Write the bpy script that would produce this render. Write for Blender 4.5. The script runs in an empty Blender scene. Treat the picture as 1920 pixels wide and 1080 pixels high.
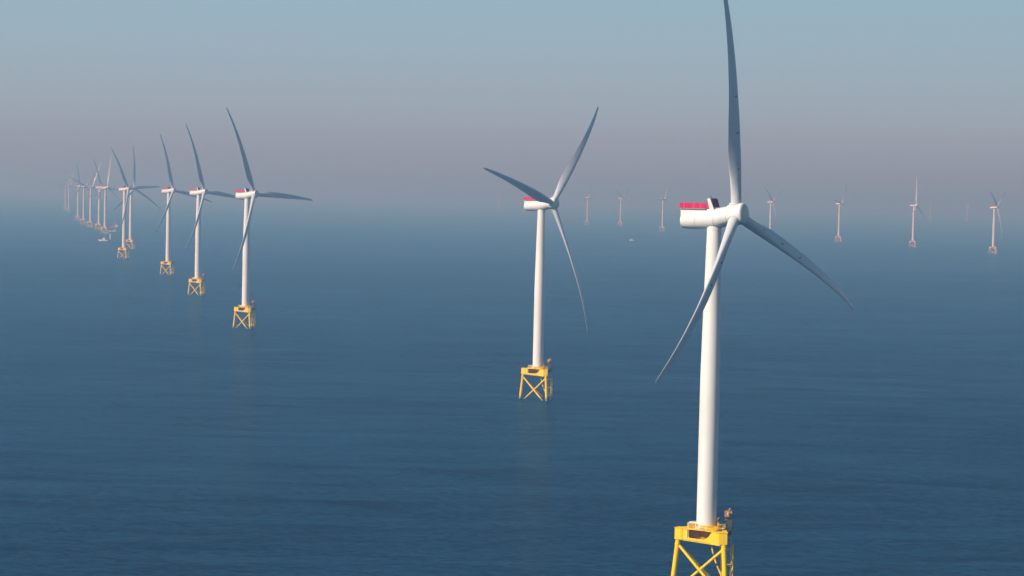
import bpy, bmesh, math, random
from mathutils import Vector, Matrix
R = math.radians
random.seed(7)
S = bpy.context.scene
COL = S.collection

# ------------------------------------------------------------------ camera
cam = bpy.data.cameras.new('camera'); cam_o = bpy.data.objects.new('camera', cam); COL.objects.link(cam_o)
cam.sensor_width = 36.0; cam.lens = 36.0 * 3950 / 1920
cam.clip_start = 1.0; cam.clip_end = 120000.0
pitch, roll = R(2.54), R(1.28)
fwd = Vector((0, math.cos(pitch), -math.sin(pitch))); rt = Vector((1, 0, 0)); upv = rt.cross(fwd)
cr = math.cos(roll) * rt + math.sin(roll) * upv
cu = -math.sin(roll) * rt + math.cos(roll) * upv
cam_o.matrix_world = Matrix(((cr.x, cu.x, -fwd.x, 0), (cr.y, cu.y, -fwd.y, 0), (cr.z, cu.z, -fwd.z, 114.3), (0, 0, 0, 1)))
S.camera = cam_o

# ------------------------------------------------------------------ sky, sun, exposure
SUN_AZ, SUN_EL = 238.0, 34.0            # compass style, clockwise from +Y
w = bpy.data.worlds.new('World'); S.world = w; w.use_nodes = True
nt = w.node_tree; N = nt.nodes; L = nt.links
bg = N['Background']; bg.inputs[1].default_value = 0.05
sky = N.new('ShaderNodeTexSky'); sky.sky_type = 'NISHITA'; sky.sun_disc = False
sky.sun_elevation = R(SUN_EL); sky.sun_rotation = R(SUN_AZ); sky.altitude = 50
sky.air_density = 1.0; sky.dust_density = 1.0; sky.ozone_density = 1.6
tc = N.new('ShaderNodeTexCoord'); sp = N.new('ShaderNodeSeparateXYZ')
L.new(tc.outputs['Generated'], sp.inputs[0])
# a pale, slightly pink haze layer lies all round the horizon and thins out upwards into the clear sky
K = 1 / 0.05 / 1.19
def vec(op, x, y):
    v = N.new('ShaderNodeVectorMath'); v.operation = op; L.new(x, v.inputs[0])
    if isinstance(y, tuple): v.inputs[1].default_value = y
    else: L.new(y, v.inputs[1])
    return v.outputs[0]
ramp = N.new('ShaderNodeValToRGB'); cr_ = ramp.color_ramp; cr_.interpolation = 'B_SPLINE'
cr_.elements[0].position = 0.0; cr_.elements[0].color = (0.31, 0.315, 0.375, 1)
cr_.elements[1].position = 0.40; cr_.elements[1].color = (0.16, 0.34, 0.52, 1)
for p_, c_ in ((0.015, (0.312, 0.330, 0.400)), (0.039, (0.372, 0.440, 0.515)), (0.087, (0.322, 0.490, 0.595)), (0.15, (0.26, 0.47, 0.62))):
    e = cr_.elements.new(p_); e.color = (*c_, 1)
L.new(sp.outputs[2], ramp.inputs[0])
fac = N.new('ShaderNodeMapRange'); fac.interpolation_type = 'SMOOTHSTEP'; L.new(sp.outputs[2], fac.inputs[0])
fac.inputs[1].default_value = 0.08; fac.inputs[2].default_value = 0.32; fac.inputs[3].default_value = 1.0; fac.inputs[4].default_value = 0.0
mul = N.new('ShaderNodeMix'); mul.data_type = 'RGBA'; mul.clamp_result = False
L.new(fac.outputs[0], mul.inputs[0]); L.new(vec('MULTIPLY', sky.outputs[0], (0.85, 1.0, 1.1)), mul.inputs[6]); L.new(vec('MULTIPLY', ramp.outputs[0], (K, K, K)), mul.inputs[7])
L.new(mul.outputs[2], bg.inputs[0])

sl = bpy.data.lights.new('sun', 'SUN'); sl.energy = 4.8; sl.angle = R(0.55); sl.color = (1.0, 0.92, 0.81)
so = bpy.data.objects.new('sun', sl); COL.objects.link(so)
sd = Vector((math.sin(R(SUN_AZ)) * math.cos(R(SUN_EL)), math.cos(R(SUN_AZ)) * math.cos(R(SUN_EL)), math.sin(R(SUN_EL))))
so.rotation_euler = sd.to_track_quat('Z', 'Y').to_euler(); so.location = (-60, 200, 260)

S.view_settings.view_transform = 'Standard'; S.view_settings.look = 'None'
S.view_settings.exposure = 0.25; S.view_settings.gamma = 1.0; S.view_settings.use_curve_mapping = False
S.render.engine = 'CYCLES'
S.cycles.volume_bounces = 1
S.cycles.max_bounces = 6

# ------------------------------------------------------------------ materials
def mat(name, col, rough=0.45, metallic=0.0, spec=0.5, dirt=None, dirt_scale=0.4, dirt_amt=0.35, bump=0.0, coat=0.0):
    m = bpy.data.materials.new(name); m.use_nodes = True
    t = m.node_tree; b = t.nodes['Principled BSDF']
    b.inputs['Base Color'].default_value = (*col, 1); b.inputs['Roughness'].default_value = rough
    b.inputs['Metallic'].default_value = metallic; b.inputs['Specular IOR Level'].default_value = spec
    if coat: b.inputs['Coat Weight'].default_value = coat
    if dirt:
        co = t.nodes.new('ShaderNodeTexCoord')
        mp = t.nodes.new('ShaderNodeMapping'); mp.inputs['Scale'].default_value = (1, 1, 0.18)
        no = t.nodes.new('ShaderNodeTexNoise'); no.inputs['Scale'].default_value = dirt_scale; no.inputs['Detail'].default_value = 5
        t.links.new(co.outputs['Object'], mp.inputs[0]); t.links.new(mp.outputs[0], no.inputs['Vector'])
        rp = t.nodes.new('ShaderNodeValToRGB'); rp.color_ramp.elements[0].position = 0.45; rp.color_ramp.elements[1].position = 0.75
        rp.color_ramp.elements[0].color = (0, 0, 0, 1); rp.color_ramp.elements[1].color = (dirt_amt,) * 3 + (1,)
        t.links.new(no.outputs[0], rp.inputs[0])
        mx = t.nodes.new('ShaderNodeMix'); mx.data_type = 'RGBA'
        mx.inputs[6].default_value = (*col, 1); mx.inputs[7].default_value = (*dirt, 1)
        t.links.new(rp.outputs[0], mx.inputs[0]); t.links.new(mx.outputs[2], b.inputs['Base Color'])
    return m

M = {
 'white': mat('tower_white_paint', (0.81, 0.78, 0.74), 0.38, dirt=(0.50, 0.46, 0.40), dirt_scale=0.22, dirt_amt=0.45),
 'nacelle': mat('nacelle_gelcoat', (0.74, 0.72, 0.67), 0.36, dirt=(0.58, 0.55, 0.48), dirt_scale=0.6, dirt_amt=0.2),
 'blade': mat('blade_gelcoat', (0.60, 0.61, 0.63), 0.30, dirt=(0.50, 0.48, 0.44), dirt_scale=0.3, dirt_amt=0.3),
 'red': mat('red_panel_paint', (0.58, 0.004, 0.075), 0.55, spec=0.25, dirt=(0.45, 0.02, 0.06), dirt_scale=1.2, dirt_amt=0.5),
 'faded_red': mat('faded_red_panel_paint', (0.66, 0.022, 0.11), 0.6, spec=0.25, dirt=(0.40, 0.02, 0.06), dirt_scale=1.2, dirt_amt=0.5),
 'shaded_red': mat('shaded_red_radiator', (0.10, 0.004, 0.018), 0.55),  # red paint darkened to carry the shade of the side turned from the sun
 'dark': mat('dark_steel', (0.045, 0.05, 0.06), 0.5),
 'shaded_yellow': mat('shaded_yellow_paint', (0.62, 0.24, 0.02), 0.6, dirt=(0.2, 0.06, 0.02), dirt_scale=1.0),  # yellow paint under the deck, its brown shade put into the colour
 'grey': mat('galvanised_steel', (0.42, 0.42, 0.41), 0.5, metallic=0.3, dirt=(0.2, 0.17, 0.13), dirt_scale=2),
 'rust': mat('rust_primer', (0.36, 0.17, 0.05), 0.6, dirt=(0.2, 0.05, 0.02), dirt_scale=1.5),
 'orange': mat('crane_orange_paint', (0.66, 0.36, 0.03), 0.5, dirt=(0.2, 0.1, 0.05), dirt_scale=2),
 'ship_white': mat('ship_white_paint', (0.8, 0.8, 0.8), 0.4, dirt=(0.5, 0.4, 0.3), dirt_scale=0.3),
 'ship_red': mat('ship_red_hull', (0.40, 0.08, 0.06), 0.5, dirt=(0.25, 0.08, 0.05), dirt_scale=0.3),
 'ship_blue': mat('ship_dark_hull', (0.05, 0.08, 0.14), 0.5, dirt=(0.15, 0.1, 0.08), dirt_scale=0.3),
 'glass': mat('dark_window_glass', (0.02, 0.03, 0.04), 0.08),
 'foam': mat('sea_foam', (0.75, 0.8, 0.82), 0.8, dirt=(0.1, 0.2, 0.28), dirt_scale=0.5, dirt_amt=0.9),
}

def yellow_mat(name, col):
    """Yellow offshore paint: streaks of rust, and a weed-stained splash zone just above the sea."""
    m = mat(name, col, 0.55, spec=0.2)
    t = m.node_tree; b = t.nodes['Principled BSDF']; LL = t.links
    geo = t.nodes.new('ShaderNodeNewGeometry'); s = t.nodes.new('ShaderNodeSeparateXYZ'); LL.new(geo.outputs['Position'], s.inputs[0])
    mp = t.nodes.new('ShaderNodeMapping'); mp.inputs['Scale'].default_value = (1, 1, 0.12); LL.new(geo.outputs['Position'], mp.inputs[0])
    no = t.nodes.new('ShaderNodeTexNoise'); no.inputs['Scale'].default_value = 1.1; no.inputs['Detail'].default_value = 6; LL.new(mp.outputs[0], no.inputs['Vector'])
    rp = t.nodes.new('ShaderNodeValToRGB'); rp.color_ramp.elements[0].position = 0.52; rp.color_ramp.elements[1].position = 0.74
    rp.color_ramp.elements[0].color = (0, 0, 0, 1); rp.color_ramp.elements[1].color = (0.55, 0.55, 0.55, 1); LL.new(no.outputs[0], rp.inputs[0])
    m1 = t.nodes.new('ShaderNodeMix'); m1.data_type = 'RGBA'; LL.new(rp.outputs[0], m1.inputs[0])
    m1.inputs[6].default_value = (*col, 1); m1.inputs[7].default_value = (0.45, 0.20, 0.02, 1)
    ad = t.nodes.new('ShaderNodeMath'); ad.operation = 'MULTIPLY_ADD'; LL.new(no.outputs[0], ad.inputs[0]); ad.inputs[1].default_value = -3.0; LL.new(s.outputs[2], ad.inputs[2])
    mr = t.nodes.new('ShaderNodeMapRange'); LL.new(ad.outputs[0], mr.inputs[0]); mr.inputs[1].default_value = -0.7; mr.inputs[2].default_value = 0.9
    mr.inputs[3].default_value = 1; mr.inputs[4].default_value = 0
    m2 = t.nodes.new('ShaderNodeMix'); m2.data_type = 'RGBA'; LL.new(mr.outputs[0], m2.inputs[0]); LL.new(m1.outputs[2], m2.inputs[6]); m2.inputs[7].default_value = (0.28, 0.23, 0.13, 1)
    LL.new(m2.outputs[2], b.inputs['Base Color'])
    return m
M['yellow'] = yellow_mat('offshore_yellow_paint', (0.95, 0.61, 0.0))

def sea_material():
    m = bpy.data.materials.new('sea_water'); m.use_nodes = True
    t = m.node_tree; b = t.nodes['Principled BSDF']; LL = t.links; nn = t.nodes.new
    t.nodes.remove(b); out = t.nodes['Material Output']
    gl = nn('ShaderNodeBsdfGlossy'); gl.inputs['Color'].default_value = (0.37, 0.69, 0.92, 1)
    fr = nn('ShaderNodeFresnel'); fr.inputs['IOR'].default_value = 1.333; mixs = nn('ShaderNodeMixShader')
    geo = nn('ShaderNodeNewGeometry')
    def noise(scale, detail, rough, stretch=(1, 1, 1), rot=0, dist=0.0):
        mp = nn('ShaderNodeMapping'); mp.inputs['Scale'].default_value = stretch; mp.inputs['Rotation'].default_value = (0, 0, rot)
        LL.new(geo.outputs['Position'], mp.inputs[0])
        n = nn('ShaderNodeTexNoise'); n.inputs['Scale'].default_value = scale; n.inputs['Detail'].default_value = detail
        n.inputs['Roughness'].default_value = rough; n.inputs['Distortion'].default_value = dist
        LL.new(mp.outputs[0], n.inputs['Vector']); return n.outputs[0]
    def math_(op, a, b_=None, c=None):
        x = nn('ShaderNodeMath'); x.operation = op
        for i, v in enumerate((a, b_, c)):
            if v is None: continue
            if isinstance(v, (int, float)): x.inputs[i].default_value = v
            else: LL.new(v, x.inputs[i])
        return x.outputs[0]
    swell = noise(0.045, 3, 0.5, (0.55, 1, 1), R(-20))
    waves = noise(0.16, 5, 0.62, (0.6, 1, 1), R(-28), 0.3)
    ripple = noise(0.9, 4, 0.6, (0.7, 1, 1), R(12))
    chop = noise(0.30, 4, 0.6, (0.8, 1, 1), R(25), 0.5)
    h = math_('ADD', math_('MULTIPLY', swell, 0.8), math_('MULTIPLY', waves, 0.75))
    h = math_('ADD', h, math_('MULTIPLY', ripple, 0.12)); h = math_('ADD', h, math_('MULTIPLY', chop, 0.8))
    # wind lanes: slow, large patches where the sea is smoother or rougher
    lane = noise(0.0030, 5, 0.60, (0.45, 1.7, 1), R(6), 0.6)
    lane_r = nn('ShaderNodeMapRange'); LL.new(lane, lane_r.inputs[0]); lane_r.inputs[1].default_value = 0.36; lane_r.inputs[2].default_value = 0.66
    lane_r.inputs[3].default_value = 1.12; lane_r.inputs[4].default_value = 0.72
    bp = nn('ShaderNodeBump'); bp.inputs['Distance'].default_value = 1.0
    LL.new(lane_r.outputs[0], bp.inputs['Strength']); LL.new(h, bp.inputs['Height']); LL.new(bp.outputs[0], gl.inputs['Normal']); LL.new(bp.outputs[0], fr.inputs['Normal'])
    LL.new(gl.outputs[0], mixs.inputs[2]); LL.new(mixs.outputs[0], out.inputs['Surface'])
    rr = nn('ShaderNodeMapRange'); LL.new(lane, rr.inputs[0]); rr.inputs[1].default_value = 0.36; rr.inputs[2].default_value = 0.66
    rr.inputs[3].default_value = 0.16; rr.inputs[4].default_value = 0.09
    LL.new(rr.outputs[0], gl.inputs['Roughness'])
    # colour of the water body: slow patches, wind lanes and paler crests, with wave light and dark painted in
    big = noise(0.0011, 3, 0.5, (0.6, 1.3, 1), R(-10))
    wave_tone = noise(0.42, 5, 0.74, (0.55, 1, 1), R(-14), 0.5)
    streak = noise(0.0065, 5, 0.65, (0.30, 1.6, 1), R(5), 0.8)
    v = math_('MULTIPLY_ADD', math_('SUBTRACT', wave_tone, 0.5), 8.5, 0.5)
    gust = noise(0.045, 6, 0.72, (0.35, 1.3, 1), R(3), 0.6)
    v = math_('ADD', v, math_('MULTIPLY', math_('SUBTRACT', streak, 0.5), 1.3))
    v = math_('ADD', v, math_('MULTIPLY', math_('SUBTRACT', gust, 0.5), 2.1))
    v = math_('ADD', v, math_('MULTIPLY', math_('SUBTRACT', big, 0.5), 0.9))
    rp = nn('ShaderNodeValToRGB'); LL.new(v, rp.inputs[0])
    rp.color_ramp.elements[0].position = 0.05; rp.color_ramp.elements[0].color = (0.0002, 0.006, 0.030, 1)
    rp.color_ramp.elements[1].position = 0.95; rp.color_ramp.elements[1].color = (0.0018, 0.034, 0.082, 1)
    df = nn('ShaderNodeSubsurfaceScattering'); df.falloff = 'BURLEY'
    df.inputs['Scale'].default_value = 2.5; df.inputs['Radius'].default_value = (4.0, 9.0, 14.0)
    # ruffled lanes mirror more of the sky than slick ones
    g2 = math_('ADD', math_('MULTIPLY', gust, 0.8), math_('MULTIPLY', streak, 0.4))
    LL.new(math_('MULTIPLY', fr.outputs[0], math_('MULTIPLY_ADD', g2, 0.9, -0.17)), mixs.inputs[0])
    LL.new(rp.outputs[0], df.inputs['Color']); LL.new(df.outputs[0], mixs.inputs[1])
    return m
M['sea'] = sea_material()

# ------------------------------------------------------------------ mesh helpers
def finish(name, bm, m, parent=None, smooth=False, bevel=0.0, mats=None):
    me = bpy.data.meshes.new(name)
    bmesh.ops.recalc_face_normals(bm, faces=bm.faces)
    bm.to_mesh(me); bm.free()
    for x in (mats or [m]): me.materials.append(x)
    if smooth:
        me.polygons.foreach_set('use_smooth', [True] * len(me.polygons))
        try: me.set_sharp_from_angle(angle=R(38))
        except Exception: pass
    o = bpy.data.objects.new(name, me); COL.objects.link(o)
    if parent: o.parent = parent
    if bevel:
        md = o.modifiers.new('bevel', 'BEVEL'); md.width = bevel; md.segments = 2; md.limit_method = 'ANGLE'
    return o

def box(bm, c, s, rot=None):
    mtx = Matrix.Translation(c) @ (rot.to_4x4() if rot else Matrix.Identity(4)) @ Matrix.Diagonal((s[0], s[1], s[2], 1))
    return bmesh.ops.create_cube(bm, size=1.0, matrix=mtx)

def tube(bm, a, b, r, r2=None, seg=12, caps=True):
    a, b = Vector(a), Vector(b); d = b - a
    q = d.to_track_quat('Z', 'Y').to_matrix().to_4x4()
    bmesh.ops.create_cone(bm, cap_ends=caps, segments=seg, radius1=r, radius2=r if r2 is None else r2, depth=d.length,
                          matrix=Matrix.Translation((a + b) / 2) @ q)

def polytube(bm, pts, r, seg=8):
    for a, b in zip(pts[:-1], pts[1:]): tube(bm, a, b, r, seg=seg)

def lathe_x(bm, prof, seg=32, sy=1.0, sz=1.0):
    """profile [(x, radius, centre z)] turned round the x axis"""
    rings = []
    for x, r, cz in prof:
        rings.append([bm.verts.new((x, r * sy * math.cos(2 * math.pi * k / seg), cz + r * sz * math.sin(2 * math.pi * k / seg))) for k in range(seg)])
    for A, B in zip(rings[:-1], rings[1:]):
        for k in range(seg): bm.faces.new((A[k], A[(k + 1) % seg], B[(k + 1) % seg], B[k]))
    bm.faces.new(rings[0]); bm.faces.new(rings[-1])

def prism(bm, pts, n, th):
    """extrude a planar polygon (3-D points) by thickness th along n, centred"""
    n = Vector(n).normalized()
    A = [bm.verts.new(Vector(p) - n * th / 2) for p in pts]; B = [bm.verts.new(Vector(p) + n * th / 2) for p in pts]
    bm.faces.new(A); bm.faces.new(B[::-1])
    for i in range(len(pts)):
        j = (i + 1) % len(pts); bm.faces.new((A[i], A[j], B[j], B[i]))

def interp(tab, x):
    if x <= tab[0][0]: return tab[0][1]
    for (a, va), (b, vb) in zip(tab[:-1], tab[1:]):
        if x <= b:
            t = (x - a) / (b - a); t = t * t * (3 - 2 * t) * 0.5 + t * 0.5
            return va + (vb - va) * t
    return tab[-1][1]

# ------------------------------------------------------------------ structure: the sea
bm = bmesh.new()
ext = 70000
xs = [-ext, -20000, -8000, -3000, -1000, 0, 1000, 3000, 8000, 20000, ext]
ys = xs
gv = [[bm.verts.new((x, y, 0)) for x in xs] for y in ys]
for j in range(len(ys) - 1):
    for i in range(len(xs) - 1): bm.faces.new((gv[j][i], gv[j][i + 1], gv[j + 1][i + 1], gv[j + 1][i]))
sea = finish('sea', bm, M['sea']); sea['kind'] = 'structure'

# ------------------------------------------------------------------ wind turbine
OVER = 7.0                    # tower axis to rotor centre
TILT = R(6.2)
HUB_Z = 110.0
RAD = 77.0
JACKET_ROT = R(-33.5)
DECK = 17.5

chord_t = [(1.7, 3.1), (5, 3.15), (9, 3.8), (15, 4.9), (19, 5.1), (26, 4.9), (36, 4.15), (50, 3.2), (62, 2.3), (70, 1.75), (74.5, 1.25), (76.4, .75), (77, .15)]
thick_t = [(1.7, 1.0), (5, .98), (9, .72), (15, .46), (22, .34), (36, .25), (50, .21), (77, .17)]
twist_t = [(1.7, 21), (12, 20), (22, 17), (40, 11.5), (60, 7.5), (77, 5)]
PITCH_ADD = -2.5
def blade_frame(r):
    be = R(interp(twist_t, r) + PITCH_ADD)
    c = Vector((math.sin(be), math.cos(be), 0))       # towards the leading edge
    n = Vector((math.cos(be), -math.sin(be), 0))      # pressure side, towards the wind
    off = 10.9 * (r / RAD) - 6.9 * (r / RAD) ** 3.0
    return c, n, Vector((off, 0, r))
def blade_mesh():
    bm = bmesh.new(); rings = []
    st = [1.7 + i * 0.9 for i in range(12)] + [13 + i * 2.0 for i in range(12)] + [38 + i * 3.0 for i in range(12)] + [73, 74.5, 75.6, 76.4, 76.8, 77]
    K = 24
    for r in st:
        ch = interp(chord_t, r); th = interp(thick_t, r); c, n, o = blade_frame(r)
        circ = max(0.0, min(1.0, (th - 0.40) / 0.58))
        ring = []
        for k in range(K):
            ph = 2 * math.pi * k / K
            xc = 0.5 * (1 - math.cos(ph))                       # 0 leading edge, 1 trailing edge
            side = 1 if k <= K / 2 else -1
            yt = 5 * th * (0.2969 * math.sqrt(xc) - 0.126 * xc - 0.3516 * xc ** 2 + 0.2843 * xc ** 3 - 0.1015 * xc ** 4)
            camb = 0.030 * 4 * xc * (1 - xc)
            ax, ay = (0.33 - xc), side * yt * 0.98 - camb
            bx, by = 0.5 * math.cos(ph), th * 0.5 * math.sin(ph)
            px = ax * (1 - circ) + bx * circ; py = ay * (1 - circ) + by * circ
            ring.append(bm.verts.new(o + c * (px * ch) + n * (py * ch)))
        rings.append(ring)
    for A, B in zip(rings[:-1], rings[1:]):
        for k in range(K): bm.faces.new((A[k], A[(k + 1) % K], B[(k + 1) % K], B[k]))
    bm.faces.new(rings[0]); bm.faces.new(rings[-1])
    return bm

FRAME = {}                    # part name -> which moving frame it belongs to
def tag(o, label, cat, group=None):
    o['label'] = label; o['category'] = cat
    if group: o['group'] = group

def build_turbine():
    root = bpy.data.objects.new('wind_turbine', None); COL.objects.link(root); root.empty_display_size = 5
    # ---- tower
    bm = bmesh.new()
    prof = [(DECK + 1.05, 2.95), (40, 2.95), (62, 2.92), (75, 2.72), (90, 2.42), (104.0, 2.12), (107.2, 2.10)]
    seg = 40; rings = [[bm.verts.new((r * math.cos(2 * math.pi * k / seg), r * math.sin(2 * math.pi * k / seg), z)) for k in range(seg)] for z, r in prof]
    for A, B in zip(rings[:-1], rings[1:]):
        for k in range(seg): bm.faces.new((A[k], A[(k + 1) % seg], B[(k + 1) % seg], B[k]))
    bm.faces.new(rings[0]); bm.faces.new(rings[-1])
    tower = finish('tower', bm, M['white'], root, True)
    for z, r in ((41.5, 2.95), (75, 2.72)):
        bm = bmesh.new(); tube(bm, (0, 0, z - .09), (0, 0, z + .09), r + .03, seg=40); finish('tower_flange', bm, M['white'], tower, True)
    # ---- nacelle (x forward to the rotor, z up)
    bm = bmesh.new()
    lathe_x(bm, [(-10.5, 1.5, -2.05), (-10.42, 2.0, -2.05), (-10.1, 2.34, -2.03), (-8, 2.62, -1.92), (-4, 2.9, -1.6), (0, 3.05, -1.4), (2, 3.02, -1.05), (3.6, 2.88, -.62), (4.95, 2.78, -.32)], 36)
    nac = finish('nacelle', bm, M['nacelle'], root, True); FRAME['nacelle'] = 'lev'
    bm = bmesh.new()
    prism(bm, [(-10.3, 0, -1.6), (-10.3, 0, 1.42), (-1.2, 0, 1.42), (1.6, 0, 1.35), (1.6, 0, -1.6)], (0, 1, 0), 3.9)
    finish('roof_housing', bm, M['nacelle'], nac, False, .15)
    bm = bmesh.new(); tube(bm, (0, 0, -4.9), (0, 0, -3.4), 2.16, seg=32)
    finish('yaw_bearing', bm, M['white'], nac, True)
    for xs_, rr_, cz_ in ((-5.2, 2.83, -1.68), (1.0, 3.05, -1.23)):
        bm = bmesh.new(); lathe_x(bm, [(xs_ - .05, rr_ + .015, cz_), (xs_ + .05, rr_ + .015, cz_)], 36); finish('panel_seam', bm, M['grey'], nac, True)
    bm = bmesh.new(); box(bm, (-10.47, 0, -2.1), (.12, 2.2, 1.6)); finish('rear_hatch', bm, M['grey'], nac)
    # helicopter platform with red panels
    bm = bmesh.new(); box(bm, (-6.1, 0, 1.50), (8.6, 5.0, .14))
    hp = finish('helihoist_platform', bm, M['grey'], root); FRAME['helihoist_platform'] = 'lev'
    nP = 8; x0, x1 = -10.4, -1.8; stp = (x1 - x0) / nP
    for sy in (-1, 1):
        for i in range(nP):
            bm = bmesh.new(); box(bm, (x0 + (i + .5) * stp, sy * 2.5, 2.33), (stp - .20, .07, 1.5)); finish('safety_panel', bm, M['faded_red'] if i in (1, 4, 6) else M['red'], hp)
        bm = bmesh.new()
        for i in range(nP + 1): box(bm, (x0 + i * stp, sy * 2.42, 2.35), (.08, .08, 1.6))
        box(bm, ((x0 + x1) / 2, sy * 2.42, 3.16), (x1 - x0, .09, .07))
        finish('safety_rail', bm, M['red'], hp)
    for i in range(4):
        bm = bmesh.new(); box(bm, (x0 - .04, -1.83 + i * 1.22, 2.33), (.07, 1.14, 1.5)); finish('safety_panel', bm, M['red'], hp)
    # cooler on top: red radiator, its shade painted in, between two white leaning side plates
    ln = Matrix.Rotation(R(-17), 3, 'Y')
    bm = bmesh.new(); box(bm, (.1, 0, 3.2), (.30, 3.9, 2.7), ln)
    cool = finish('cooler', bm, M['shaded_red'], root); FRAME['cooler'] = 'lev'
    for sy in (-1, 1):
        bm = bmesh.new()
        yy = sy * 2.02
        prism(bm, [(-1.5, yy, 4.5), (-.6, yy, 4.62), (.95, yy, 1.1), (.5, yy, .5), (-.5, yy, 1.1)], (0, 1, 0), .14)
        finish('side_plate', bm, M['nacelle'], cool)
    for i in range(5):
        bm = bmesh.new(); box(bm, (.30, -1.56 + i * .78, 3.2), (.06, .07, 2.66), ln); finish('radiator_rib', bm, M['shaded_red'], cool)
    bm = bmesh.new(); box(bm, (-.9, 0, 4.6), (.8, 3.9, .08), Matrix.Rotation(R(-2), 3, 'Y')); finish('top_plate', bm, M['red'], cool)
    bm = bmesh.new()
    tube(bm, (-2.0, 1.4, 1.5), (-2.0, 1.4, 5.3), .05, seg=6); tube(bm, (-2.0, 1.1, 5.2), (-2.0, 1.7, 5.2), .04, seg=6); tube(bm, (-2.0, 1.1, 5.2), (-2.0, 1.1, 5.5), .07, seg=6)
    mast = finish('wind_mast', bm, M['dark'], root); FRAME['wind_mast'] = 'lev'
    bm = bmesh.new(); tube(bm, (-2.0, -1.6, 1.5), (-2.0, -1.6, 3.5), .06, seg=6); tube(bm, (-2.0, -1.6, 3.5), (-2.0, -1.6, 3.9), .14, seg=10)
    finish('aviation_light', bm, M['rust'], mast)
    # ---- hub
    bm = bmesh.new()
    lathe_x(bm, [(5.02, 2.55, 0), (5.05, 2.95, 0), (5.6, 3.12, 0), (7.8, 3.2, 0), (9.35, 3.12, 0), (9.75, 3.0, 0), (9.95, 2.75, 0), (10.12, 2.2, 0), (10.26, 1.4, 0), (10.34, .6, 0), (10.36, .1, 0)], 40)
    hub = finish('hub', bm, M['nacelle'], root, True); FRAME['hub'] = 'nac'
    bm = bmesh.new(); tube(bm, (4.88, 0, 0), (5.10, 0, 0), 2.55, seg=40); finish('rotor_gap', bm, M['dark'], hub)
    # ---- blades
    first = None
    for i in range(3):
        if first is None:
            b = finish('blade', blade_mesh(), M['blade'], root, True); first = b
            kids = []
            bm = bmesh.new(); tube(bm, (0.17, 0, 2.9), (0.22, 0, 3.25), 1.78, seg=36); kids.append(finish('blade_collar', bm, M['nacelle'], b, True))
            for rr in (13, 23.5, 34):
                c, n, o = blade_frame(rr); ch = interp(chord_t, rr); th = interp(thick_t, rr)
                p = o + n * (ch * th * .5 * (.97 if rr > 14 else .9)) - c * (ch * .02)
                bm = bmesh.new(); tube(bm, p - n * .25, p + n * .07, .26, seg=12); kids.append(finish('lightning_receptor', bm, M['dark'], b))
        else:
            b = first.copy(); COL.objects.link(b); b.parent = root
            for k in kids:
                kc = k.copy(); COL.objects.link(kc); kc.parent = b
    # ---- transition piece and three-legged jacket (its own turned frame)
    FR = lambda n: FRAME.__setitem__(n, 'jac')      # the tower stands slightly off the jacket's centre
    SIDE = 15.1; RC = SIDE / math.sqrt(3); FD = SIDE * math.sqrt(3) / 6; BAT = .104
    rot3 = [Matrix.Rotation(R(120 * k), 3, 'Z') for k in range(3)]
    corner = lambda q, s, z: q @ (Vector((s * SIDE / 2, -FD, 0)) * ((RC + (14.0 - z) * BAT) / RC) + Vector((0, 0, z)))
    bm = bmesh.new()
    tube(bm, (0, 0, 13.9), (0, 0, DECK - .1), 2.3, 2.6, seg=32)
    for q in rot3:
        d = corner(q, -1, 14.0); d.z = 0; d.normalize(); n = Vector((-d.y, d.x, 0))
        prism(bm, [d * 2.0 + Vector((0, 0, 14.2)), d * 8.2 + Vector((0, 0, 14.2)), d * 8.2 + Vector((0, 0, 17.1)), d * 2.0 + Vector((0, 0, 17.2))], n, .8)
    tp = finish('transition_piece', bm, M['shaded_yellow'], root); FR('transition_piece')
    for q in rot3:
        g = [(-7.3, 17.1), (-7.3, 14.0), (-5.2, 13.95), (0, 13.85), (3.4, 13.7), (5.4, 13.3), (7.3, 13.3), (7.3, 17.1), (3.9, 17.1), (2.9, 15.6), (1.5, 14.55), (-3.4, 14.55), (-3.75, 15.0), (-3.8, 17.1)]
        bm = bmesh.new(); prism(bm, [q @ Vector((x, -FD - .55, z)) for x, z in g], q @ Vector((0, 1, 0)), .5)
        finish('girder_plate', bm, M['yellow'], tp, False, .05)
        bm = bmesh.new(); prism(bm, [q @ Vector(v) for v in ((-7.2, -FD - .95, 17.16), (7.2, -FD - .95, 17.16), (7.2, -FD + .5, 17.16), (-7.2, -FD + .5, 17.16))], (0, 0, 1), .14)
        finish('girder_flange', bm, M['yellow'], tp)
        bm = bmesh.new(); prism(bm, [q @ Vector(v) for v in ((-5.6, -FD - 1.0, 13.78), (4.9, -FD - 1.0, 13.5), (4.9, -FD, 13.5), (-5.6, -FD, 13.78))], q @ Vector((.02, 0, 1)), .12)
        finish('girder_flange', bm, M['yellow'], tp)
        bm = bmesh.new(); tube(bm, q @ Vector((-4.15, -FD - .95, 14.7)), q @ Vector((-4.15, -FD - .95, 17.1)), .14, seg=8); finish('post', bm, M['ship_white'], tp)
        bm = bmesh.new(); tube(bm, q @ Vector((6.4, -FD - .86, 13.5)), q @ Vector((3.5, -FD - .86, 15.3)), .07, seg=6); finish('stiffener', bm, M['grey'], tp)
    bm = bmesh.new(); TC = Matrix.Rotation(-JACKET_ROT, 3, 'Z') @ Vector((-.6, 0, 0)); V3 = lambda z: (TC.x, TC.y, z)
    tube(bm, V3(DECK - .28), V3(DECK + .04), 5.7, seg=12)
    finish('deck', bm, M['yellow'], tp)
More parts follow.
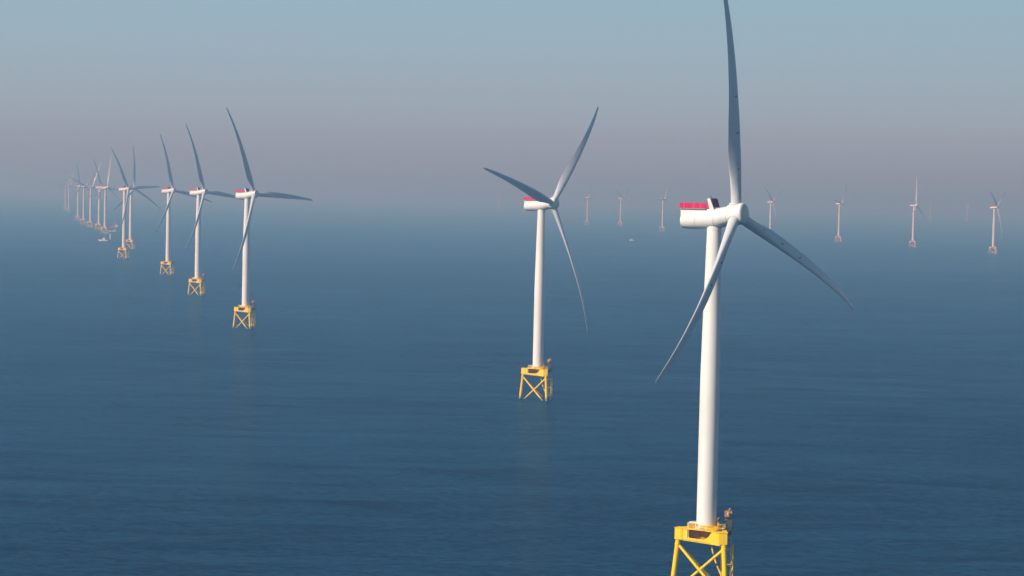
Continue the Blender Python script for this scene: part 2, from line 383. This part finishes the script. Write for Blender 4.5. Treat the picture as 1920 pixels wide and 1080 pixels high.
    bm = bmesh.new(); tube(bm, V3(DECK + .04), V3(DECK + 1.05), 3.16, 3.08, seg=40); tube(bm, V3(DECK + .7), V3(DECK + .86), 3.32, seg=40)
    finish('tower_collar', bm, M['yellow'], tp, True)
    for q in rot3:
        bm = bmesh.new(); tube(bm, corner(q, -1, -4), corner(q, -1, 14.3), .74, seg=20)
        leg = finish('leg', bm, M['yellow'], root, True); FR('leg')
        c1 = corner(q, -1, 14.0) * ((RC - .55) / RC)
        bm = bmesh.new(); box(bm, (c1.x, c1.y, 15.45), (2.5, 2.5, 3.4), q); box(bm, (c1.x, c1.y, 17.2), (2.75, 2.75, .14), q)
        finish('corner_box', bm, M['yellow'], leg, False, .08)
        bm = bmesh.new(); tube(bm, corner(q, -1, 12.0), corner(q, -1, 12.7), .83, seg=20); finish('leg_sleeve', bm, M['yellow'], leg, True)
    for k, q in enumerate(rot3):
        for s in (-1, 1):
            if k == 2 and s > 0: continue
            a = corner(q, -s, 12.4); b = corner(q, s, -2.8); bm = bmesh.new()
            if s > 0: tube(bm, a, b, .42, seg=14)
            else:
                mid = a.lerp(b, .47); d = (b - a).normalized()
                tube(bm, a, mid - d * .3, .42, seg=14); tube(bm, mid + d * .3, b, .42, seg=14)
            finish('brace', bm, M['yellow'], root, True)
    FR('brace')
    # cable tube hanging inside the jacket, banded with a dark clamp (turned with the service side)
    bm = bmesh.new()
    P = [Vector(v) for v in ((3.5, 2.2, 13.0), (3.6, 2.2, 11.0), (4.2, 2.0, 8.6), (5.2, 1.7, 6.2), (6.3, 1.4, 3.9), (7.4, 1.2, 1.5), (8.0, 1.0, -2.5))]
    polytube(bm, P, .25, 10); jt = finish('cable_tube', bm, M['yellow'], root, True); FRAME['cable_tube'] = 'side'
    bm = bmesh.new(); tube(bm, (5.0, 1.76, 6.7), (5.3, 1.66, 5.95), .33, seg=10); finish('clamp', bm, M['dark'], jt)
    # railing round the deck, one length per side
    for k in range(12):
        a0, a1 = R(30 * k + 1.5), R(30 * k + 28.5); rr = 5.55; bm = bmesh.new()
        p0 = Vector((rr * math.cos(a0), rr * math.sin(a0), DECK)); p1 = Vector((rr * math.cos(a1), rr * math.sin(a1), DECK))
        for u in (0, .5, 1): v = p0.lerp(p1, u) + TC; box(bm, (v.x, v.y, DECK + .58), (.08, .08, 1.1))
        for z in (.55, 1.1): tube(bm, p0 + TC + Vector((0, 0, z)), p1 + TC + Vector((0, 0, z)), .05, seg=6)
        finish('railing', bm, M['ship_white'] if k % 3 == 0 else M['yellow'], root)
    FR('railing')
    # things on the deck and on the service side
    FR2 = lambda n: FRAME.__setitem__(n, 'side')
    bm = bmesh.new(); box(bm, (-1.9, -2.9, DECK + .75), (1.7, 1.3, 1.4)); eb = finish('equipment_box', bm, M['orange'], root, False, .05)
    bm = bmesh.new(); box(bm, (-1.9, -2.9, DECK + 1.52), (1.9, 1.5, .12)); finish('box_lid', bm, M['ship_white'], eb)
    bm = bmesh.new(); box(bm, (-2.2, 1.2, DECK + .65), (2.0, 1.3, 1.2)); finish('equipment_box', bm, M['ship_white'], root, False, .05)
    bm = bmesh.new(); box(bm, (.1, -4.0, DECK + .45), (1.8, .7, .8)); finish('equipment_box', bm, M['ship_white'], root, False, .05)
    bm = bmesh.new(); box(bm, (5.3, -3.0, DECK + .45), (1.6, 1.0, .8)); finish('equipment_box', bm, M['orange'], root, False, .05)
    FR2('equipment_box')
    # service platform cantilevered off the right side, with ladders and a boat landing
    bm = bmesh.new()
    box(bm, (8.1, 1.2, DECK - .15), (2.9, 6.2, .2))
    for y in (-1.6, 1.2, 4.0): tube(bm, (6.8, y, 14.6), (9.3, y, DECK - .3), .12, seg=8)
    box(bm, (8.3, 3.4, DECK - 1.6), (2.0, 1.6, 1.8))
    sv = finish('service_platform', bm, M['dark'], root); FR2('service_platform')
    bm = bmesh.new()
    for y in (-1.9, -.3, 1.2, 2.8, 4.3): box(bm, (9.5, y, DECK + .5), (.07, .07, 1.1))
    for z in (.5, 1.05): tube(bm, (9.5, -1.9, DECK + z), (9.5, 4.3, DECK + z), .05, seg=6); tube(bm, (6.7, -1.9, DECK + z), (9.5, -1.9, DECK + z), .05, seg=6)
    finish('platform_rail', bm, M['dark'], sv)
    # crane
    bm = bmesh.new(); tube(bm, (7.9, 1.4, DECK - .1), (7.9, 1.4, DECK + 2.1), .42, seg=14); box(bm, (7.9, 1.4, DECK + 2.6), (1.3, 1.3, 1.0)); tube(bm, (7.9, 1.4, DECK + 3.1), (7.9, 1.4, DECK + 3.4), .7, seg=14)
    cn = finish('crane', bm, M['dark'], root); FR2('crane')
    bm = bmesh.new()
    tube(bm, (8.1, 1.2, DECK + 2.9), (8.9, .4, DECK + 5.6), .34, .26, seg=10); tube(bm, (7.2, 1.0, DECK + 4.9), (9.6, .2, DECK + 4.5), .14, seg=6); tube(bm, (9.4, 1.6, DECK + 5.3), (8.0, .2, DECK + 5.2), .12, seg=6); tube(bm, (8.9, .4, DECK + 5.6), (7.3, 1.9, DECK + 4.7), .15, .1, seg=8)
    finish('boom', bm, M['rust'], cn)
    bm = bmesh.new(); box(bm, (8.3, .9, DECK + 3.9), (.7, .6, 1.2)); finish('winch_box', bm, M['ship_white'], cn, False, .04)
    bm = bmesh.new(); box(bm, (8.75, .3, DECK + 5.8), (.5, .4, .3)); finish('lamp_box', bm, M['grey'], cn)
    bm = bmesh.new(); tube(bm, (7.3, .5, DECK + 3.6), (8.6, .5, DECK + 3.6), .5, seg=14); finish('winch_drum', bm, M['rust'], cn)
    bm = bmesh.new(); box(bm, (8.6, .7, DECK + 4.9), (1.5, .5, .7)); finish('boom_head', bm, M['orange'], cn, False, .05)
    bm = bmesh.new(); box(bm, (8.9, 1.4, DECK + 1.3), (1.5, 1.5, 2.2)); finish('control_cabinet', bm, M['dark'], cn, False, .05)
    bm = bmesh.new(); tube(bm, (7.6, .8, DECK + 2.4), (8.6, .6, DECK + 4.6), .12, seg=8); tube(bm, (7.4, 1.9, DECK + 4.7), (7.4, 1.9, DECK + 3.0), .04, seg=5)
    box(bm, (9.1, 1.2, DECK + 4.6), (.5, 1.4, .1)); box(bm, (7.5, .8, DECK + 4.4), (.6, .12, .9)); finish('hydraulic_ram', bm, M['rust'], cn)
    bm = bmesh.new(); tube(bm, (5.3, -.6, DECK), (5.3, -.6, DECK + 2.6), .2, seg=10); tube(bm, (5.3, -.6, DECK + 2.5), (5.9, -1.6, DECK + 3.3), .12, seg=8); box(bm, (5.4, -.5, DECK + 1.2), (.9, .7, .9))
    finish('davit', bm, M['orange'], root); FR2('davit')
    bm = bmesh.new()
    for y in (-.3, 2.1):
        polytube(bm, [(9.7, y, 12.6), (9.9, y, 12.2), (9.9, y, -2.5)], .15, 8)
        for z in (11.2, 6.5, 2.2): tube(bm, (7.0 + (13 - z) * .08, y, z), (9.9, y, z), .11, seg=8)
    bl = finish('boat_landing', bm, M['yellow'], root); FR2('boat_landing')
    bm = bmesh.new()
    for y in (.6, 1.2): tube(bm, (9.35, y, DECK - .4), (9.35, y, -1), .06, seg=6)
    for i in range(44): tube(bm, (9.35, .6, -.6 + i * .4), (9.35, 1.2, -.6 + i * .4), .03, seg=4)
    finish('ladder', bm, M['yellow'], bl)
    bm = bmesh.new(); tube(bm, (8.2, -1.8, 5.4), (8.4, -1.8, 1.2), .3, seg=12); finish('fender', bm, M['yellow'], bl)
    return root

def frame_matrix(kind, psi, az, k=0, feather=0.0):
    nac = Matrix.Translation((0, 0, HUB_Z - OVER * math.tan(TILT))) @ Matrix.Rotation(psi - R(90), 4, 'Z') @ Matrix.Rotation(-TILT, 4, 'Y')
    if kind == 'nac': return nac
    if kind == 'lev': return Matrix.Translation((0, 0, HUB_Z - .12)) @ Matrix.Rotation(psi - R(90), 4, 'Z')
    if kind == 'side': return Matrix.Rotation(R(-13), 4, 'Z') @ Matrix.Translation((-2.0, 0, 0))
    if kind == 'blade': return nac @ Matrix.Translation((OVER / math.cos(TILT), 0, 0)) @ Matrix.Rotation(-(az + k * R(120)), 4, 'X') @ Matrix.Rotation(-feather, 4, 'Z')
    if kind == 'jac': return Matrix.Translation((.6, 0, 0)) @ Matrix.Rotation(JACKET_ROT, 4, 'Z')
    return Matrix.Identity(4)

def pose(root, x, y, psi, az, feather=0.0):
    root.location = (x, y, 0); k = 0
    for ch in root.children:
        nm = ch.name.split('.')[0]
        if nm == 'blade': ch.matrix_basis = frame_matrix('blade', psi, az, k, feather); k += 1
        else: ch.matrix_basis = frame_matrix(FRAME.get(nm), psi, az)

FAR_PARTS = {'tower', 'nacelle', 'helihoist_platform', 'cooler', 'hub', 'blade', 'transition_piece', 'leg', 'brace', 'crane', 'service_platform', 'boat_landing'}
FAR_SUBS = {'roof_housing', 'girder_plate', 'corner_box', 'deck', 'tower_collar', 'safety_panel'}
def dup(src, far):
    r = src.copy(); COL.objects.link(r)
    for ch in list(src.children):
        nm = ch.name.split('.')[0]
        if far and nm not in FAR_PARTS: continue
        c = ch.copy(); COL.objects.link(c); c.parent = r
        for g in list(ch.children):
            if far and g.name.split('.')[0] not in FAR_SUBS: continue
            d = g.copy(); COL.objects.link(d); d.parent = c
    return r

proto = build_turbine()
G = 'white offshore wind turbines standing on yellow jackets'
# x, y, yaw, rotor azimuth, label
TURBINES = [
 (58.9, 618.1, -3.6, -6.4, 'largest and nearest white wind turbine, its top blade leaving the picture'),
 (15.5, 1178.8, -2.5, 43.6, 'white wind turbine alone in the middle, one dark blade crossing its nacelle'),
 (-218.1, 1723.8, -.3, -26.3, 'nearest and tallest white wind turbine of the receding row on the left'),
 (-334.2, 2235.3, 2.5, -22.9, 'second wind turbine of the left row, just left of its nearest one'),
 (-447.9, 2736.3, .4, -18.5, 'third wind turbine of the left row, standing alone left of the second'),
 (-610.6, 3306.5, 1.5, -32.7, 'turbine in the left row close in front of a paler one with an upright blade'),
 (-690.8, 3804.4, .8, 0, 'paler turbine with one blade straight up, close behind another in the left row'),
 (-957.6, 4942, 0, 15, 'hazy turbine with a lit blade up, right one of the pair beside the ships'),
 (-1050, 5340, 0, -22, 'hazy turbine with a lit blade down, left one of the pair beside the ships'),
 (-1132, 5640, 0, 32, 'rightmost of the three faint turbines left of the ships'),
 (-1234, 6050, 0, 50, 'middle one of the three faint turbines left of the ships'),
 (-1366, 6610, 0, -10, 'leftmost of the three faint turbines left of the ships'),
 (-1836, 8700, 0, 25, 'barely visible wind turbine at the far left, right one of the two palest'),
 (-1963, 9230, 0, 40, 'barely visible wind turbine farthest to the left of all'),
 (1123.3, 4928.9, .2, 180, 'small wind turbine at the far right edge with one lit blade pointing down'),
 (1040, 5482, 0, 10, 'small turbine with one lit blade pointing up, second from the right edge'),
 (922, 5970, .1, 38, 'small wind turbine on the right just beyond the tip of the large right blade'),
 (742, 6090, 0, 182, 'small wind turbine whose foot is hidden behind the large blade pointing right'),
 (499, 7056, .1, 30, 'small pale wind turbine just left of the red platform of the nearest one'),
 (415, 8180, 0, 55, 'faint wind turbine right of the central one and left of the little white boat'),
 (291, 8330, 0, 20, 'very faint turbine in the haze, next to the right of the central one'),
 (229, 12800, 0, 10, 'nearly vanished wind turbine behind the lower blade of the central one'),
 (65, 13400, 0, 30, 'nearly vanished wind turbine behind the nacelle of the central one'),
 (-98, 14000, 0, 50, 'nearly vanished wind turbine in the haze left of the central one'),
 (2904, 13500, 0, 70, 'nearly vanished turbine in the haze between the two rightmost small ones'),
 (2648, 13400, 0, 20, 'nearly vanished turbine just right of the small one with a lit raised blade'),
]
FEATHER = {1: 5, 7: 45, 8: 4, 9: 50, 10: 8, 11: 10, 12: 30, 13: 40, 14: 16, 15: 52, 16: 12, 17: 14, 18: 22, 19: 10, 20: 10}     # idling rotors with turned blades
for i, (x, y, yw, az, lab) in enumerate(TURBINES):
    t = proto if i == 0 else dup(proto, i >= 4)
    if i > 0: t.name = 'wind_turbine.%03d' % i
    tag(t, lab, 'wind turbine', G)
    pose(t, x, y, R(60.6 + yw), R(az), R(FEATHER.get(i, 0)))

# ------------------------------------------------------------------ vessels
def hull(name, Lh, W, Hh, m, parent=None, sheer=0.15):
    bm = bmesh.new(); st = 14; rings = []
    for i in range(st + 1):
        u = i / st; x = -Lh / 2 + u * Lh
        wd = W / 2 * (1 if u < .6 else max(.03, 1 - ((u - .6) / .4) ** 2.0)) * (1 if u > .06 else .92)
        top = Hh * (1 + sheer * max(0, (u - .55) / .45) ** 2 * 2)
        rings.append([bm.verts.new(v) for v in ((x - (0 if u < 1 else .0), -wd, top), (x, -wd * .82, 0.1), (x, -wd * .5, -1.2), (x, wd * .5, -1.2), (x, wd * .82, 0.1), (x, wd, top))])
    for A, B in zip(rings[:-1], rings[1:]):
        for k in range(5): bm.faces.new((A[k], A[k + 1], B[k + 1], B[k]))
        bm.faces.new((A[5], A[0], B[0], B[5]))
    bm.faces.new(rings[0]); bm.faces.new(rings[-1])
    return finish(name, bm, m, parent)

def vessel(name, loc, rz, label, cat, group=None):
    r = bpy.data.objects.new(name, None); COL.objects.link(r); r.location = loc; r.rotation_euler = (0, 0, rz); tag(r, label, cat, group); return r
def part(name, boxes, m, parent, tubes=(), bev=0):
    bm = bmesh.new()
    if len(boxes) > 1 and not tubes:
        for c, s in boxes[1:]:
            b2 = bmesh.new(); box(b2, c, s); finish(name, b2, m, parent, False, bev)
        boxes = boxes[:1]
    for c, s in boxes: box(bm, c, s)
    for a, b, rr in tubes: tube(bm, a, b, rr, seg=8)
    return finish(name, bm, m, parent, False, bev)

# white crew boat, left
t = vessel('crew_boat', (-842, 4329, 0), R(170), 'small bright white boat, lowest of the vessels below the hazy turbine pair', 'boat')
hull('hull', 20, 6.5, 2.4, M['ship_white'], t)
c = part('wheelhouse', [((-1.0, 0, 3.9), (6.5, 4.6, 3.0))], M['ship_white'], t, bev=.2); part('window', [((2.3, 0, 4.5), (.1, 4.0, 1.0)), ((-1, 2.33, 4.5), (4.5, .1, .9)), ((-1, -2.33, 4.5), (4.5, .1, .9))], M['glass'], c)
part('upper_bridge', [((-1.4, 0, 6.2), (3.4, 3.2, 1.6))], M['ship_white'], t); part('mast', [], M['grey'], t, tubes=[((-1.5, 0, 7), (-1.5, 0, 10), .12)])
# white boat in the middle
t = vessel('motor_boat', (310, 5497, 0), R(5), 'tiny white boat alone on the open sea left of the nearest turbine', 'boat')
hull('hull', 14, 5.2, 2.8, M['ship_white'], t); c = part('wheelhouse', [((-.8, 0, 4.0), (7.0, 3.8, 2.8))], M['ship_white'], t, bev=.2)
part('window', [((2.25, 0, 3.9), (.1, 3.2, .8)), ((-.8, -1.93, 3.9), (4.2, .1, .8)), ((-.8, 1.93, 3.9), (4.2, .1, .8))], M['glass'], c)
part('mast', [], M['grey'], t, tubes=[((-.8, 0, 4.6), (-.8, 0, 7.4), .1)])
# offshore construction ship
t = vessel('construction_ship', (-1062, 5600, 0), R(6), 'hazy pinkish offshore ship with a raised crane boom beside the turbine pair', 'ship')
hull('hull', 30, 9, 4.6, M['ship_red'], t)
c = part('superstructure', [((7.0, 0, 7.2), (8.0, 8, 5.4)), ((7.6, 0, 11.0), (5.5, 7.4, 2.4))], M['ship_white'], t)
part('window', [((10.4, 0, 11.2), (.1, 6.4, 1.0)), ((7.6, -3.76, 11.2), (4.6, .1, 1.0))], M['glass'], c)
cr1 = part('crane', [((-2.5, 2.2, 6.6), (2.6, 2.6, 3.8))], M['orange'], t); part('boom', [], M['orange'], cr1, tubes=[((-2.5, 2.2, 8.4), (5.5, 1.6, 23.0), .5)])
part('funnel', [((-8.5, 0, 8.2), (2.6, 2.6, 7.4))], M['dark'], t); part('deck_cargo', [((-6, -2, 5.6), (6, 3, 2.0)), ((0, -2.4, 5.3), (4, 2.6, 1.5))], M['rust'], t)
# pale supply boat in front of it
t = vessel('supply_boat', (-996, 5240, 0), R(-4), 'low pale supply boat just below the hazy ship with the crane', 'ship')
hull('hull', 22, 6.5, 2.6, M['ship_white'], t); c = part('wheelhouse', [((5.5, 0, 4.0), (4.2, 4.8, 3.0))], M['ship_white'], t)
part('window', [((7.65, 0, 4.6), (.1, 4, .9)), ((5.5, -2.43, 4.6), (3.2, .1, .9))], M['glass'], c); part('mast', [], M['grey'], t, tubes=[((5.0, 0, 5.4), (5.0, 0, 9.0), .12)])
# dark barge carrying an upright pale column
t = vessel('work_barge', (-851, 4418, 0), R(178), 'low dark barge with an upright pale column, right of the small bright white boat', 'barge')
hull('hull', 17, 6, 1.5, M['ship_blue'], t, .02)
c = part('column', [((-6.0, 0, 7.6), (2.2, 2.2, 12.4))], M['ship_white'], t); part('column_cap', [((-6.0, 0, 13.95), (2.7, 2.7, .25))], M['orange'], c)
part('deck_house', [((2.0, 0, 2.4), (3.0, 3.2, 1.8))], M['rust'], t)

# ------------------------------------------------------------------ haze over the sea
bm = bmesh.new(); box(bm, (0, 0, 99.0), (150000, 150000, 200.0))
hz = bpy.data.meshes.new('haze'); bm.to_mesh(hz); bm.free()
hm = bpy.data.materials.new('haze_air'); hm.use_nodes = True; t = hm.node_tree
t.nodes.remove(t.nodes['Principled BSDF'])
pv = t.nodes.new('ShaderNodeVolumePrincipled'); pv.inputs['Color'].default_value = (0.235, 0.47, 0.73, 1)
pv.inputs['Absorption Color'].default_value = (0.58, 0.23, 0.0, 1)
pv.inputs['Density'].default_value = 0.00030; pv.inputs['Anisotropy'].default_value = 0.15
t.links.new(pv.outputs[0], t.nodes['Material Output'].inputs['Volume'])
hz.materials.append(hm); ho = bpy.data.objects.new('haze', hz); COL.objects.link(ho); ho['kind'] = 'stuff'
